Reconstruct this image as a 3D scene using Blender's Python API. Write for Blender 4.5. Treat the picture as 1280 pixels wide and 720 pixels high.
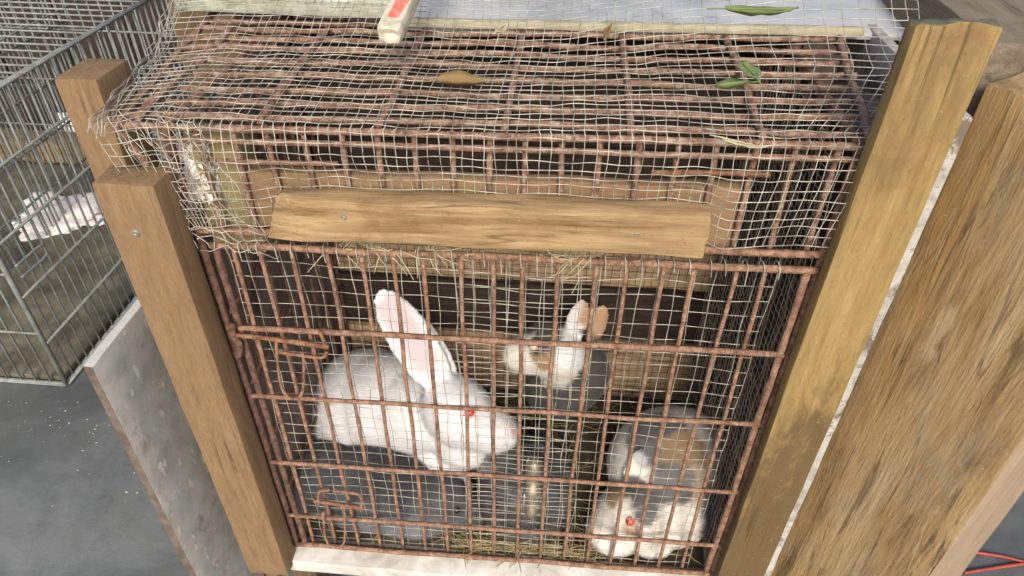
import bpy, bmesh, math, random
import numpy as np
from mathutils import Vector, Matrix, Euler, noise

for o in list(bpy.data.objects):
    bpy.data.objects.remove(o)
random.seed(7)
RNG = np.random.default_rng(7)
S = bpy.context.scene
COL = S.collection

# ------------------------------------------------------------------ camera, world, sun, exposure
F_PX = 876.7126
_C = np.array([640.0, 360.0])
_vd = np.array([625 - 640, 1480 - 360, F_PX]); _vd = _vd / np.linalg.norm(_vd)
_vz = np.array([735 - 640, -325 - 360, F_PX]); _vz = _vz / np.linalg.norm(_vz)
_vz = _vz - _vd * _vd.dot(_vz); _vz = _vz / np.linalg.norm(_vz)
_vx = np.cross(_vd, _vz)
if _vx[0] < 0: _vx = -_vx
ROT = np.array([_vx, _vz, -_vd])
CAM = np.array([0.0601, -0.60705, 1.01751])

cd = bpy.data.cameras.new('camera'); cam = bpy.data.objects.new('camera', cd); COL.objects.link(cam)
m = Matrix.Identity(4)
for i in range(3):
    m[i][0] = ROT[i][0]; m[i][1] = -ROT[i][1]; m[i][2] = -ROT[i][2]; m[i][3] = CAM[i]
cam.matrix_world = m
cd.sensor_width = 36.0; cd.lens = F_PX / 1280 * 36.0; cd.clip_start = 0.01; cd.clip_end = 500
S.camera = cam

SUN_EL, SUN_AZ = math.radians(37), math.radians(173)     # azimuth clockwise from +Y
w = bpy.data.worlds.new('World'); S.world = w; w.use_nodes = True
nt = w.node_tree; nt.nodes.clear()
sky = nt.nodes.new('ShaderNodeTexSky'); sky.sky_type = 'NISHITA'; sky.sun_disc = False
sky.sun_elevation = SUN_EL; sky.sun_rotation = SUN_AZ; sky.dust_density = 4.0; sky.ozone_density = 0.6; sky.air_density = 0.8
bg = nt.nodes.new('ShaderNodeBackground'); bg.inputs[1].default_value = 0.135
ow = nt.nodes.new('ShaderNodeOutputWorld')
nt.links.new(sky.outputs[0], bg.inputs[0]); nt.links.new(bg.outputs[0], ow.inputs[0])
sl = bpy.data.lights.new('sun', 'SUN'); sl.energy = 1.5; sl.angle = math.radians(18); sl.color = (1.0, 0.97, 0.92)
so = bpy.data.objects.new('sun', sl); COL.objects.link(so)
_d = Vector((math.sin(SUN_AZ) * math.cos(SUN_EL), math.cos(SUN_AZ) * math.cos(SUN_EL), math.sin(SUN_EL)))
so.rotation_euler = _d.to_track_quat('Z', 'Y').to_euler(); so.location = _d * 6
S.view_settings.view_transform = 'Standard'; S.view_settings.look = 'None'
S.view_settings.exposure = 0.62; S.view_settings.gamma = 1.0; S.view_settings.use_curve_mapping = False
S.render.engine = 'CYCLES'

# ------------------------------------------------------------------ helpers
def ray(x, y):
    return ROT @ np.array([x - 640.0, y - 360.0, F_PX])
def onY(x, y, Y):
    r = ray(x, y); return Vector(CAM + r * ((Y - CAM[1]) / r[1]))
def onZ(x, y, Z):
    r = ray(x, y); return Vector(CAM + r * ((Z - CAM[2]) / r[2]))
def rgb(h):
    h = h.lstrip('#'); c = [int(h[i:i + 2], 16) / 255 for i in (0, 2, 4)]
    return tuple([(v / 12.92 if v <= .04045 else ((v + .055) / 1.055) ** 2.4) for v in c])

class MB:
    def __init__(s): s.v = []; s.f = []; s.n = 0
    def add(s, v, f):
        s.v.append(np.asarray(v, float)); s.f.extend([tuple(i + s.n for i in q) for q in f]); s.n += len(v)
        return s
    def tube(s, pts, r, sides=6, cap=True, rj=0.0):
        p = np.asarray(pts, float); n = len(p)
        t = np.gradient(p, axis=0); t /= np.linalg.norm(t, axis=1)[:, None] + 1e-12
        ref = np.array([0, 0, 1.0]) if abs(t[0][2]) < .8 else np.array([1.0, 0, 0])
        a = np.cross(t, ref); a /= np.linalg.norm(a, axis=1)[:, None] + 1e-12
        b = np.cross(t, a)
        rr = np.broadcast_to(np.asarray(r, float), (n,)).copy()
        if rj: rr = rr * (1 + RNG.normal(0, rj, n))
        ang = np.arange(sides) * 2 * math.pi / sides
        ring = (a[:, None, :] * np.cos(ang)[None, :, None] + b[:, None, :] * np.sin(ang)[None, :, None]) * rr[:, None, None] + p[:, None, :]
        f = []
        for i in range(n - 1):
            for k in range(sides):
                k2 = (k + 1) % sides
                f.append((i * sides + k, i * sides + k2, (i + 1) * sides + k2, (i + 1) * sides + k))
        if cap:
            f.append(tuple(range(sides - 1, -1, -1))); f.append(tuple((n - 1) * sides + k for k in range(sides)))
        return s.add(ring.reshape(-1, 3), f)
    def obj(s, name, mat, parent=None, smooth=True):
        me = bpy.data.meshes.new(name)
        me.from_pydata(np.concatenate(s.v).tolist(), [], s.f); me.update()
        if smooth: me.polygons.foreach_set('use_smooth', [True] * len(me.polygons))
        return link(name, me, mat, parent)

def link(name, me, mat, parent=None):
    o = bpy.data.objects.new(name, me); COL.objects.link(o)
    if mat: me.materials.append(mat)
    if parent: o.parent = parent; o.matrix_parent_inverse = Matrix.Translation(-wloc(parent))
    return o
def wloc(o):
    v = Vector(o.location); p = o.parent
    return v
def tag(o, label=None, cat=None, group=None, kind=None):
    if label: o['label'] = label
    if cat: o['category'] = cat
    if group: o['group'] = group
    if kind: o['kind'] = kind
    return o
def thing(name, loc, label, cat, group=None):
    o = bpy.data.objects.new(name, None); COL.objects.link(o); o.location = loc; o.empty_display_size = .05
    return tag(o, label, cat, group)
def nz(x, y=0.0, z=0.0): return noise.noise(Vector((x, y, z)))

def board(name, lo, hi, mat, parent=None, bev=.003, seg=24, jit=.0012, axis=2, rot=None, taper=0.0, seed=0, chew=0.0):
    """sawn piece of timber between corners lo and hi; long axis split so that edges wander a little"""
    lo = Vector(lo); hi = Vector(hi); c = (lo + hi) / 2; sz = hi - lo
    bm = bmesh.new(); bmesh.ops.create_cube(bm, size=1)
    for v in bm.verts: v.co = Vector((v.co.x * sz.x, v.co.y * sz.y, v.co.z * sz.z))
    bmesh.ops.bevel(bm, geom=bm.edges[:], offset=bev, segments=2, profile=.6, affect='EDGES')
    es = [e for e in bm.edges if abs((e.verts[0].co - e.verts[1].co)[axis]) > sz[axis] * .6]
    bmesh.ops.subdivide_edges(bm, edges=es, cuts=seg, use_grid_fill=True)
    es = [e for e in bm.edges if (e.verts[0].co - e.verts[1].co).length > max(sz) * .02 and
          abs((e.verts[0].co - e.verts[1].co)[axis]) < 1e-6]
    if es: bmesh.ops.subdivide_edges(bm, edges=es, cuts=3, use_grid_fill=True)
    for v in bm.verts:
        p = v.co * 1.0; q = Vector(p); q[axis] *= .35
        d = Vector((nz(q.x * 40 + seed, q.y * 40, q.z * 40), nz(q.x * 40, q.y * 40 + seed + 9, q.z * 40), nz(q.x * 40, q.y * 40, q.z * 40 + seed + 31)))
        v.co += d * jit
        if chew:
            e = max(0, abs(p[axis]) / (sz[axis] / 2) - .9) * 10
            v.co[axis] += e * chew * nz(p.x * 90 + seed, p.y * 90, p.z * 20)
    me = bpy.data.meshes.new(name); bm.to_mesh(me); bm.free()
    me.polygons.foreach_set('use_smooth', [True] * len(me.polygons))
    me.set_sharp_from_angle(angle=math.radians(40))
    o = link(name, me, mat, parent); o.location = c
    if rot: o.rotation_euler = rot
    return o

# ------------------------------------------------------------------ materials
class NT:
    def __init__(s, name):
        s.m = bpy.data.materials.new(name); s.m.use_nodes = True
        s.t = s.m.node_tree; s.b = s.t.nodes['Principled BSDF']; s.out = s.t.nodes['Material Output']
    def n(s, ty, **kw):
        x = s.t.nodes.new(ty)
        for k, v in kw.items(): setattr(x, k, v)
        return x
    def l(s, a, b): s.t.links.new(a, b)
    def coord(s, scale=(1, 1, 1), rnd=True):
        tc = s.n('ShaderNodeTexCoord'); mp = s.n('ShaderNodeMapping'); mp.inputs['Scale'].default_value = scale
        if rnd:
            oi = s.n('ShaderNodeObjectInfo'); mu = s.n('ShaderNodeMath', operation='MULTIPLY'); mu.inputs[1].default_value = 37.0
            s.l(oi.outputs['Random'], mu.inputs[0])
            ad = s.n('ShaderNodeVectorMath', operation='ADD'); s.l(tc.outputs['Object'], ad.inputs[0]); s.l(mu.outputs[0], ad.inputs[1])
            s.l(ad.outputs[0], mp.inputs['Vector'])
        else: s.l(tc.outputs['Object'], mp.inputs['Vector'])
        return mp.outputs[0]
    def noise(s, vec, scale, detail=6, rough=.6, dist=0.0):
        x = s.n('ShaderNodeTexNoise'); x.inputs['Scale'].default_value = scale; x.inputs['Detail'].default_value = detail
        x.inputs['Roughness'].default_value = rough; x.inputs['Distortion'].default_value = dist; s.l(vec, x.inputs['Vector']); return x.outputs[0]
    def ramp(s, fac, stops):
        x = s.n('ShaderNodeValToRGB'); e = x.color_ramp.elements
        while len(e) < len(stops): e.new(.5)
        for i, (p, c) in enumerate(stops): e[i].position = p; e[i].color = (*c, 1) if len(c) == 3 else c
        s.l(fac, x.inputs[0]); return x.outputs[0]
    def mix(s, fac, a, b, mode='MIX'):
        x = s.n('ShaderNodeMix', data_type='RGBA', blend_type=mode)
        for sock, v in ((x.inputs[0], fac), (x.inputs[6], a), (x.inputs[7], b)):
            if hasattr(v, 'links'): s.l(v, sock)
            elif isinstance(v, tuple): sock.default_value = (*v, 1)
            else: sock.default_value = v
        return x.outputs[2]
    def math(s, op, a, b=None):
        x = s.n('ShaderNodeMath', operation=op)
        for i, v in enumerate((a, b)):
            if v is None: continue
            if hasattr(v, 'links'): s.l(v, x.inputs[i])
            else: x.inputs[i].default_value = v
        return x.outputs[0]
    def bump(s, h, strength, dist=.002):
        x = s.n('ShaderNodeBump'); x.inputs['Strength'].default_value = strength; x.inputs['Distance'].default_value = dist
        s.l(h, x.inputs['Height']); s.l(x.outputs[0], s.b.inputs['Normal'])
    def done(s, col=None, rough=.8, metal=0.0, spec=.3):
        if col is not None:
            if hasattr(col, 'links'): s.l(col, s.b.inputs['Base Color'])
            else: s.b.inputs['Base Color'].default_value = (*col, 1)
        if hasattr(rough, 'links'): s.l(rough, s.b.inputs['Roughness'])
        else: s.b.inputs['Roughness'].default_value = rough
        s.b.inputs['Metallic'].default_value = metal; s.b.inputs['Specular IOR Level'].default_value = spec
        return s.m
BW = lambda a, b: [(a, (0, 0, 0)), (b, (1, 1, 1))]

def wood(name, dark, mid, light, axis=2, stain=None, stain_amt=(.52, .66), grain=1.0, bump=.25, pit=0.0, rough=.8, contrast=(.3, .5, .72), knot=True, stretch=.06, end=None, streak=None, damp=None, crack=True, fib=.4, knot_scale=9.0):
    t = NT(name)
    sc = [1, 1, 1]; sc[axis] = stretch
    v = t.coord(tuple(sc)); v0 = t.coord((1, 1, 1))
    g1 = t.noise(v, 60 * grain, 7, .62, .8)                 # growth bands
    g2 = t.noise(v, 420 * grain, 4, .75)                    # fibres
    col = t.ramp(t.math('ADD', t.math('MULTIPLY', g1, 1 - fib), t.math('MULTIPLY', g2, fib)), [(contrast[0], dark), (contrast[1], mid), (contrast[2], light)])
    blot = t.noise(v0, 11, 6, .65)
    col = t.mix(t.math('MULTIPLY', t.ramp(blot, BW(.35, .7)), .45), col, t.mix(.5, light, mid))
    if streak:
        sv = [1, 1, 1]; sv[axis] = .13
        for q, (cs, lo, hi, scl) in enumerate(streak):
            sn = t.noise(t.coord(tuple(sv)), scl, 8, .7, 1.0)
            if q % 2: sn = t.math('SUBTRACT', 1.0, sn)
            col = t.mix(t.math('MULTIPLY', t.ramp(sn, BW(lo, hi)), .85), col, cs)
    if knot:
        sk = [1, 1, 1]; sk[axis] = .5
        vo = t.n('ShaderNodeTexVoronoi'); vo.inputs['Scale'].default_value = knot_scale; vo.inputs['Randomness'].default_value = 1.0
        t.l(t.coord(tuple(sk)), vo.inputs['Vector'])
        kn = t.ramp(t.math('ADD', vo.outputs['Distance'], t.math('MULTIPLY', g1, .12)), [(.07, (1, 1, 1)), (.19, (0, 0, 0))])
        col = t.mix(t.math('MULTIPLY', kn, .55), col, tuple(c * .6 for c in dark))
    if stain:
        st = t.noise(t.coord((1, 1, .5) if axis == 2 else (.5, 1, 1)), 13, 9, .7, .5)
        col = t.mix(t.math('MULTIPLY', t.ramp(st, BW(*stain_amt)), .75), col, stain)
    if damp:
        tc_ = t.n('ShaderNodeTexCoord'); dx = t.n('ShaderNodeSeparateXYZ'); t.l(tc_.outputs['Object'], dx.inputs[0])
        e_ = t.math('ADD', t.math('ADD', t.math('MULTIPLY', dx.outputs[2], -1.35), t.math('MULTIPLY', dx.outputs[0], 3.5)), t.math('MULTIPLY', t.noise(t.coord((1, 1, .4), False), 17, 9, .72, .8), 1.5))
        col = t.mix(t.math('MULTIPLY', t.ramp(e_, BW(.66, .90)), .8), col, damp)
    sp = t.noise(v0, 300, 3, .6)
    col = t.mix(t.math('MULTIPLY', t.ramp(sp, BW(.62, .72)), .4), col, tuple(c * .35 for c in dark))
    sp2 = t.noise(t.coord((1.3, .9, 1)), 190, 2, .5)
    col = t.mix(t.math('MULTIPLY', t.ramp(sp2, BW(.70, .78)), .3), col, tuple(min(.8, c * 1.5 + .06) for c in light))
    if crack:
        cs_ = [1, 1, 1]; cs_[axis] = .035
        cn_ = t.noise(t.coord(tuple(cs_)), 30, 3, .5, .3)
        ck = t.ramp(t.math('ABSOLUTE', t.math('SUBTRACT', cn_, .5)), [(.0, (1, 1, 1)), (.012, (0, 0, 0))])
        ck = t.math('MULTIPLY', ck, t.ramp(t.noise(v0, 7, 3), BW(.45, .6)))
        col = t.mix(t.math('MULTIPLY', ck, .75), col, tuple(c * .3 for c in dark))
    if end:                                                   # sawn end grain
        ge = t.n('ShaderNodeNewGeometry'); sx = t.n('ShaderNodeSeparateXYZ'); t.l(ge.outputs['Normal'], sx.inputs[0])
        ec = t.ramp(t.noise(v0, 120, 6, .7), [(.35, tuple(c * .5 for c in end)), (.55, end), (.75, tuple(min(1, c * 1.4) for c in end))])
        col = t.mix(t.ramp(sx.outputs[2], BW(.6, .75)), col, ec)
    h = t.math('ADD', t.math('MULTIPLY', g2, .6), t.math('MULTIPLY', g1, .4))
    if pit:
        h = t.math('ADD', h, t.math('MULTIPLY', t.noise(v, 150, 7, .75, 1.2), pit))
    t.bump(h, bump, .004)
    return t.done(col, rough, 0, .25)

M = {}
M['post'] = wood('post_wood', rgb('#6f573d'), rgb('#80684b'), rgb('#917a5c'), 2, stain=rgb('#6f5c48'), stain_amt=(.55, .75), grain=1.5, bump=.5, pit=.5, knot=False, contrast=(.36, .5, .66), stretch=.12, fib=.5)
M['post_yellow'] = wood('yellow_post_wood', rgb('#735e3a'), rgb('#8f784b'), rgb('#a18a5d'), 2, stain=rgb('#70593c'), stain_amt=(.52, .68), grain=1.0, bump=.4, pit=.3, contrast=(.35, .5, .66), fib=.45, end=rgb('#6f6c58'), damp=rgb('#574630'))
M['clamp'] = wood('clamp_plank_wood', rgb('#664f33'), rgb('#927955'), rgb('#ad946f'), 0, stain=rgb('#75593a'), stain_amt=(.5, .66), grain=.9, bump=.4, contrast=(.38, .5, .61), stretch=.07, fib=.3)
M['clamp_back'] = wood('backing_plank_wood', rgb('#69523a'), rgb('#856c4e'), rgb('#9a8263'), 0, stain=rgb('#8c6650'), grain=1.3, bump=.3, contrast=(.34, .5, .66))
M['rough'] = wood('rough_board_wood', rgb('#6a5032'), rgb('#a88a5e'), rgb('#c4ab82'), 2, stain=rgb('#a1967f'), stain_amt=(.56, .72), grain=.42, bump=.6, pit=1.0, contrast=(.36, .5, .64), stretch=.09, fib=.30, knot_scale=6.0,
                  streak=[(rgb('#5b442a'), .59, .64, 17), (rgb('#b08a50'), .55, .66, 7), (rgb('#75603f'), .575, .62, 24), (rgb('#bda67e'), .58, .65, 19)])
M['rough_edge'] = wood('planed_edge_wood', rgb('#7d6b57'), rgb('#93806a'), rgb('#a6947d'), 2, grain=1.6, bump=.2, stretch=.08)
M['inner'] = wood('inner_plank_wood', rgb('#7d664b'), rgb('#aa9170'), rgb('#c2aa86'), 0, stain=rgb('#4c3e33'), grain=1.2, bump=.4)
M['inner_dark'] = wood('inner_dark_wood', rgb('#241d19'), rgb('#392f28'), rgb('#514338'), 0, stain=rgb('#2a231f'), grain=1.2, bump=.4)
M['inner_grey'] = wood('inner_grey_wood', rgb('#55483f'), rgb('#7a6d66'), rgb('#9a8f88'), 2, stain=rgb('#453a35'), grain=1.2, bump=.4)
M['olive'] = wood('olive_batten_wood', rgb('#746845'), rgb('#8d8059'), rgb('#a1956f'), 2, grain=1.0, bump=.2, knot=False)
M['grey_beam'] = wood('grey_beam_wood', rgb('#5d5446'), rgb('#7d725f'), rgb('#978c79'), 1, stain=rgb('#4b4236'), grain=1.2, bump=.7, pit=.8)
M['shed'] = wood('shed_board_wood', rgb('#241d19'), rgb('#382e27'), rgb('#4b3f35'), 2, grain=.6, bump=.5)
M['brown_beam'] = wood('brown_beam_wood', rgb('#453726'), rgb('#5e4d38'), rgb('#756349'), 2, grain=1.0, bump=.3)

def rust(name, a, b, c, hi=None, amt=(.56, .68)):
    t = NT(name); v = t.coord()
    n1 = t.noise(v, 85, 6, .65); n2 = t.noise(v, 420, 5, .7); n3 = t.noise(v, 190, 5, .65)
    col = t.ramp(n1, [(.34, a), (.5, b), (.64, c)])
    col = t.mix(t.math('MULTIPLY', t.ramp(n2, BW(.45, .62)), .4), col, tuple(x * .5 for x in a))
    col = t.mix(t.math('MULTIPLY', t.ramp(n3, BW(.54, .62)), .55), col, tuple(x * .5 for x in a))
    if hi: col = t.mix(t.math('MULTIPLY', t.ramp(t.noise(t.coord((1, 1.1, .9)), 120, 6, .68), BW(*amt)), .8), col, hi)
    t.bump(t.math('ADD', n1, t.math('ADD', n2, n3)), 1.0, .002)
    return t.done(col, .9, 0.0, .15)
M['rust'] = rust('rusty_iron', rgb('#755a49'), rgb('#9b7862'), rgb('#b49077'), rgb('#b5a594'), (.6, .72))
M['rust_dusty'] = rust('dusty_rusty_iron', rgb('#705444'), rgb('#987560'), rgb('#b2907a'), rgb('#b9aa98'), (.5, .66))
M['rust_dark'] = rust('dark_rusty_iron', rgb('#5b463c'), rgb('#785b4d'), rgb('#8f7061'))
M['rust_orange'] = rust('orange_rusty_iron', rgb('#75533f'), rgb('#956d52'), rgb('#a98465'))

def wire(name, a, b, metal=.5, rough=.5):
    t = NT(name); v = t.coord()
    col = t.ramp(t.noise(v, 40, 5, .6), [(.35, a), (.62, b)])
    return t.done(col, rough, metal, .4)
M['net'] = wire('galvanised_wire', rgb('#7c776a'), rgb('#c6c1b1'), .2, .6)
M['net_dull'] = wire('dull_wire', rgb('#8b8676'), rgb('#bdb8a6'), .3, .6)
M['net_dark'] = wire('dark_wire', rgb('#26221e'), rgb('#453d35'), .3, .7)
M['crate'] = wire('grey_coated_wire', rgb('#70746f'), rgb('#8f938d'), .1, .5)

def painted(name, cols, speck=None, sc=14, rough=.6, bump=.2, chips=None, chip=(.6, .66)):
    t = NT(name); v = t.coord()
    col = t.ramp(t.noise(v, sc, 7, .65, .5), [(.3, cols[0]), (.5, cols[1]), (.7, cols[2])])
    if speck:
        col = t.mix(t.ramp(t.noise(t.coord((1, 1, .45)), 70, 3, .5), BW(.635, .67)), col, speck)
    if chips:
        col = t.mix(t.ramp(t.noise(v, 22, 8, .7, .6), BW(*chip)), col, chips)
    t.bump(t.noise(v, 90, 6, .7), bump, .002)
    return t.done(col, rough, 0, .35)
M['white_sheet'] = painted('white_weathered_sheet', [rgb('#8e969d'), rgb('#adb2b5'), rgb('#bdbcb5')], sc=9, rough=.55, chips=rgb('#a59f8a'), chip=(.66, .74))
M['cream'] = painted('cream_edge', [rgb('#8d8669'), rgb('#aba487'), rgb('#b9b39b')], sc=30, rough=.7)
M['green_grey'] = painted('lichened_grey_board', [rgb('#7f8474'), rgb('#a1a592'), rgb('#b9bba9')], sc=40, rough=.8, chips=rgb('#6d6f63'), chip=(.58, .68))
M['grey_panel'] = painted('grey_painted_panel', [rgb('#a3a49f'), rgb('#bcbcb5'), rgb('#c9c8c1')], speck=rgb('#dcd5c8'), sc=20, rough=.5, chips=rgb('#9d9085'), chip=(.54, .68), bump=.3)
M['panel_edge'] = painted('brown_panel_edge', [rgb('#4f453c'), rgb('#665a4f'), rgb('#7a6f64')], sc=40, rough=.8)
M['shelf'] = painted('white_shelf', [rgb('#a29c8c'), rgb('#c9c7bf'), rgb('#dcdcd8')], sc=16, rough=.5, chips=rgb('#8d8068'), chip=(.6, .72))
M['strip'] = painted('white_strip', [rgb('#85827a'), rgb('#a9a69e'), rgb('#c0bdb6')], sc=45, rough=.5, chips=rgb('#6a5f52'), chip=(.53, .60))
M['stick'] = painted('pale_stick', [rgb('#95907b'), rgb('#bdb7a1'), rgb('#d3cdb9')], sc=60, rough=.85, bump=.5)
M['red_paint'] = painted('worn_red_paint', [rgb('#b8594a'), rgb('#d06a5c'), rgb('#c99a88')], sc=90, rough=.7)
M['pale_scrap_and_sun'] = painted('pale_scrap_and_sun', [rgb('#d9cfc7'), rgb('#efe6df'), rgb('#f4efec')], sc=20, rough=.6)  # white of the plastic scrap, also sunlight colour on the added pale lumps
M['pink_sun'] = painted('pinkish_sunlight', [rgb('#b39a92'), rgb('#dcc6bd'), rgb('#efe0d8')], sc=12, rough=.7)  # sunlight on pinkish ground, put into the colour

def ground_mat():
    t = NT('wet_concrete'); v = t.coord(rnd=False)
    col = t.ramp(t.noise(v, 2.4, 8, .65, .4), [(.3, rgb('#484a49')), (.5, rgb('#626564')), (.72, rgb('#7f8280'))])
    sp = t.noise(v, 70, 2, .5); dens = t.noise(v, 3.5, 3, .6)
    col = t.mix(t.ramp(t.math('ADD', sp, t.math('MULTIPLY', dens, .22)), BW(.88, .92)), col, rgb('#8f8f89'))
    col = t.mix(t.math('MULTIPLY', t.ramp(t.noise(v, 9, 8, .7, .8), BW(.48, .75)), .35), col, rgb('#55524c'))
    t.bump(t.noise(v, 40, 8, .7), .35, .006)
    r = t.ramp(t.noise(v, 5, 5, .6), [(.35, (.35,) * 3), (.65, (.75,) * 3)])
    return t.done(col, r, 0, .4)
M['ground'] = ground_mat()
def plain(name, c, rough=.6, metal=0.0, spec=.4):
    t = NT(name); v = t.coord()
    return t.done(t.mix(t.ramp(t.noise(v, 30, 5), BW(.3, .7)), tuple(x * .75 for x in c), tuple(min(1, x * 1.15) for x in c)), rough, metal, spec)
M['dirt'] = painted('olive_dirt', [rgb('#403d33'), rgb('#5f5b4b'), rgb('#7d7865')], sc=10, rough=.9, bump=.6)
M['soil'] = painted('brown_soil', [rgb('#2b221b'), rgb('#40342a'), rgb('#5a4a3d')], sc=25, rough=.95, bump=.8)
M['tray'] = painted('dirty_tray', [rgb('#2a251e'), rgb('#413a2e'), rgb('#5a5140')], sc=20, rough=.9, bump=.5)
M['straw'] = plain('straw', rgb('#8d7d52'), .85)
M['hay'] = plain('dry_hay', rgb('#b7ae8c'), .8)
M['screw'] = plain('zinc_screw', rgb('#8f8d82'), .5, .5)
M['brass'] = plain('drinker_steel', rgb('#a89f88'), .35, .7)
M['leaf'] = plain('green_leaf', rgb('#76864f'), .6)
M['leaf_dry'] = plain('dry_leaf', rgb('#8a7148'), .8)
M['red_cord'] = plain('red_cord', rgb('#a04636'), .6)
M['timber'] = wood('old_timber', rgb('#6b5a42'), rgb('#8f7b5c'), rgb('#a9967a'), 0, grain=.8, bump=.4)
t = NT('cloudy_glass'); t.b.inputs['Transmission Weight'].default_value = .55; t.b.inputs['IOR'].default_value = 1.55
M['glass'] = t.done(t.mix(t.ramp(t.noise(t.coord(), 25, 4), BW(.4, .7)), (.10, .10, .10), (.22, .22, .21)), t.ramp(t.noise(t.coord(), 35, 5), [(.4, (.03,) * 3), (.75, (.2,) * 3)]), 0, .8)
t = NT('eye_red'); M['eye_red'] = t.done(t.mix(t.ramp(t.noise(t.coord(), 90, 3), BW(.4, .6)), rgb('#b3262b'), rgb('#e0494a')), .08, 0, .8)
t = NT('eye_amber'); M['eye_amber'] = t.done(t.mix(t.ramp(t.noise(t.coord(), 90, 3), BW(.4, .6)), rgb('#b5311f'), rgb('#d4684a')), .08, 0, .8)
t = NT('eye_dark'); M['eye_dark'] = t.done(t.mix(t.ramp(t.noise(t.coord(), 90, 3), BW(.4, .6)), (.01, .008, .007), (.03, .02, .015)), .08, 0, .8)
t = NT('eye_pale'); M['eye_pale'] = t.done(t.mix(t.ramp(t.noise(t.coord(), 90, 3), BW(.4, .6)), rgb('#cfae82'), rgb('#efe0c4')), .08, 0, .8)
def fur_mat(name, spec=.15):
    t = NT(name); a = t.n('ShaderNodeAttribute', attribute_name='fur_colour')
    n = t.noise(t.coord(rnd=False), 220, 4, .6)
    col = t.mix(t.math('MULTIPLY', t.ramp(n, BW(.3, .7)), .07), a.outputs['Color'], (.02, .02, .02))
    t.b.inputs['Sheen Weight'].default_value = .15
    return t.done(col, .9, 0, spec)
M['fur'] = fur_mat('rabbit_fur')

# ------------------------------------------------------------------ setting: ground and shed wall
GZ = -0.25
bm = bmesh.new(); bmesh.ops.create_grid(bm, x_segments=60, y_segments=60, size=30)
for v in bm.verts: v.co.z = 0
me = bpy.data.meshes.new('ground'); bm.to_mesh(me); bm.free()
g = link('ground', me, M['ground']); g.location = (0, 0, GZ); tag(g, 'dark damp concrete ground flecked with white', kind='structure')

wall = thing('shed_wall', (-.9, 2.3, GZ), 'dark brown upright board wall behind the wire crate', 'wall')
x = -4.2
while x < 2.4:
    wd = random.uniform(.13, .2)
    board('plank', (x, 2.3 + random.uniform(-.01, .01), GZ), (x + wd - .006, 2.335, 1.5), M['shed'], None, bev=.003, seg=6, seed=x)
    bpy.context.scene.collection.objects[-1]
    o = COL.objects[-1]; o.parent = wall; o.matrix_parent_inverse = Matrix.Translation(-Vector(wall.location))
    x += wd
def P(o, parent):
    o.parent = parent; v = Vector(parent.location); p = parent.parent
    while p: v = v; p = None
    o.matrix_parent_inverse = Matrix.Translation(-v) if parent.type == 'EMPTY' and parent.parent is None else ABSINV(parent)
    return o
def ABSINV(parent):
    bpy.context.view_layer.update(); return parent.matrix_world.inverted()

# ------------------------------------------------------------------ hutch carpentry round the cage
def sh(x): return .02 * x                                     # the old cage sits a touch crooked
shelf = thing('shelf', (0, .15, GZ), 'dirty white shelf board under the rusty cage', 'shelf')
P(board('shelf_top', (-.345, -.030, -.040), (.41, .52, -.012), M['shelf'], axis=0, seed=3), shelf)
for sx in (-.32, .36):
    for yy in (0.0, .46):
        P(board('leg', (sx - .02, yy - .02, GZ), (sx + .02, yy + .02, -.040), M['brown_beam'], seg=4), shelf)

def post(name, lo, hi, mat, label, rot=None, chew=0, seed=0, screws=(), bev=.003, cat='post'):
    t = thing(name, ((lo[0] + hi[0]) / 2, (lo[1] + hi[1]) / 2, lo[2]), label, cat)
    b = P(board('timber', lo, hi, mat, seed=seed, chew=chew, bev=bev, rot=rot), t)
    for s in screws:
        m_ = MB(); a = np.linspace(0, 2 * math.pi, 13)[:-1]
        r = .0042; y0 = lo[1]
        prof = [(r, .001), (r, -.0006), (r * .8, -.0018), (r * .35, -.0022), (r * .3, -.0008)]
        vs = [(s[0] + pr * math.cos(q), y0 + dy, s[1] + pr * math.sin(q)) for pr, dy in prof for q in a]
        fs = [(i * 12 + k, i * 12 + (k + 1) % 12, (i + 1) * 12 + (k + 1) % 12, (i + 1) * 12 + k) for i in range(4) for k in range(12)]
        fs.append(tuple(48 + k for k in range(12)))
        P(m_.add(vs, fs).obj('screw', M['screw']), t)
    return t
sc = onY(170, 291, -.05)
post('wooden_post', (-.392, -.050, -.022), (-.328, -.011, .677), M['post'], 'short brown square post with a screw, at the cage corner beside the grey panel', seed=2, screws=[(sc.x, sc.z)], bev=.004)
post('wooden_post', (-.473, .058, GZ), (-.426, .122, .735), M['post'], 'brown square post rising behind the screwed post, between cage and wire crate', seed=5, bev=.004)
post('wooden_post', (.326, -.031, -.012), (.391, -.012, .848), M['post_yellow'], 'tall flat yellowish post with mossy sawn top beside the white strip', seed=9, chew=.006)
tag(P(board('edge_strip', (.4155, .020, GZ), (.428, .34, .752), M['strip'], axis=2, bev=.0015, jit=.0018, seed=4), thing('sheet_panel', (.422, .18, GZ), 'thin chipped white sheet standing on edge between post and rough board', 'panel')))
RBA = math.radians(32)
_rc = Vector((.449, .058, 0)) + Matrix.Rotation(RBA, 3, 'Z') @ Vector((.057, -.092, 0))
post('rough_board', (_rc.x - .057, _rc.y - .092, GZ), (_rc.x + .057, _rc.y + .092, .772), M['rough'], 'broad rough weathered board with gouged brown grain', seed=12, chew=.006, cat='board', rot=(0, 0, RBA))
rbm = [o for o in COL.objects if o.name.startswith('timber')][-1]
rbm.data.materials.append(M['rough_edge'])
for p_ in rbm.data.polygons:
    if p_.normal.y < -.7: p_.material_index = 1
post('grey_panel', (-.459, -.088, GZ), (-.447, .052, .462), M['grey_panel'], 'grey paint-spattered panel standing on edge beside the short brown post', seed=14, bev=.0015, cat='panel')
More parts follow.
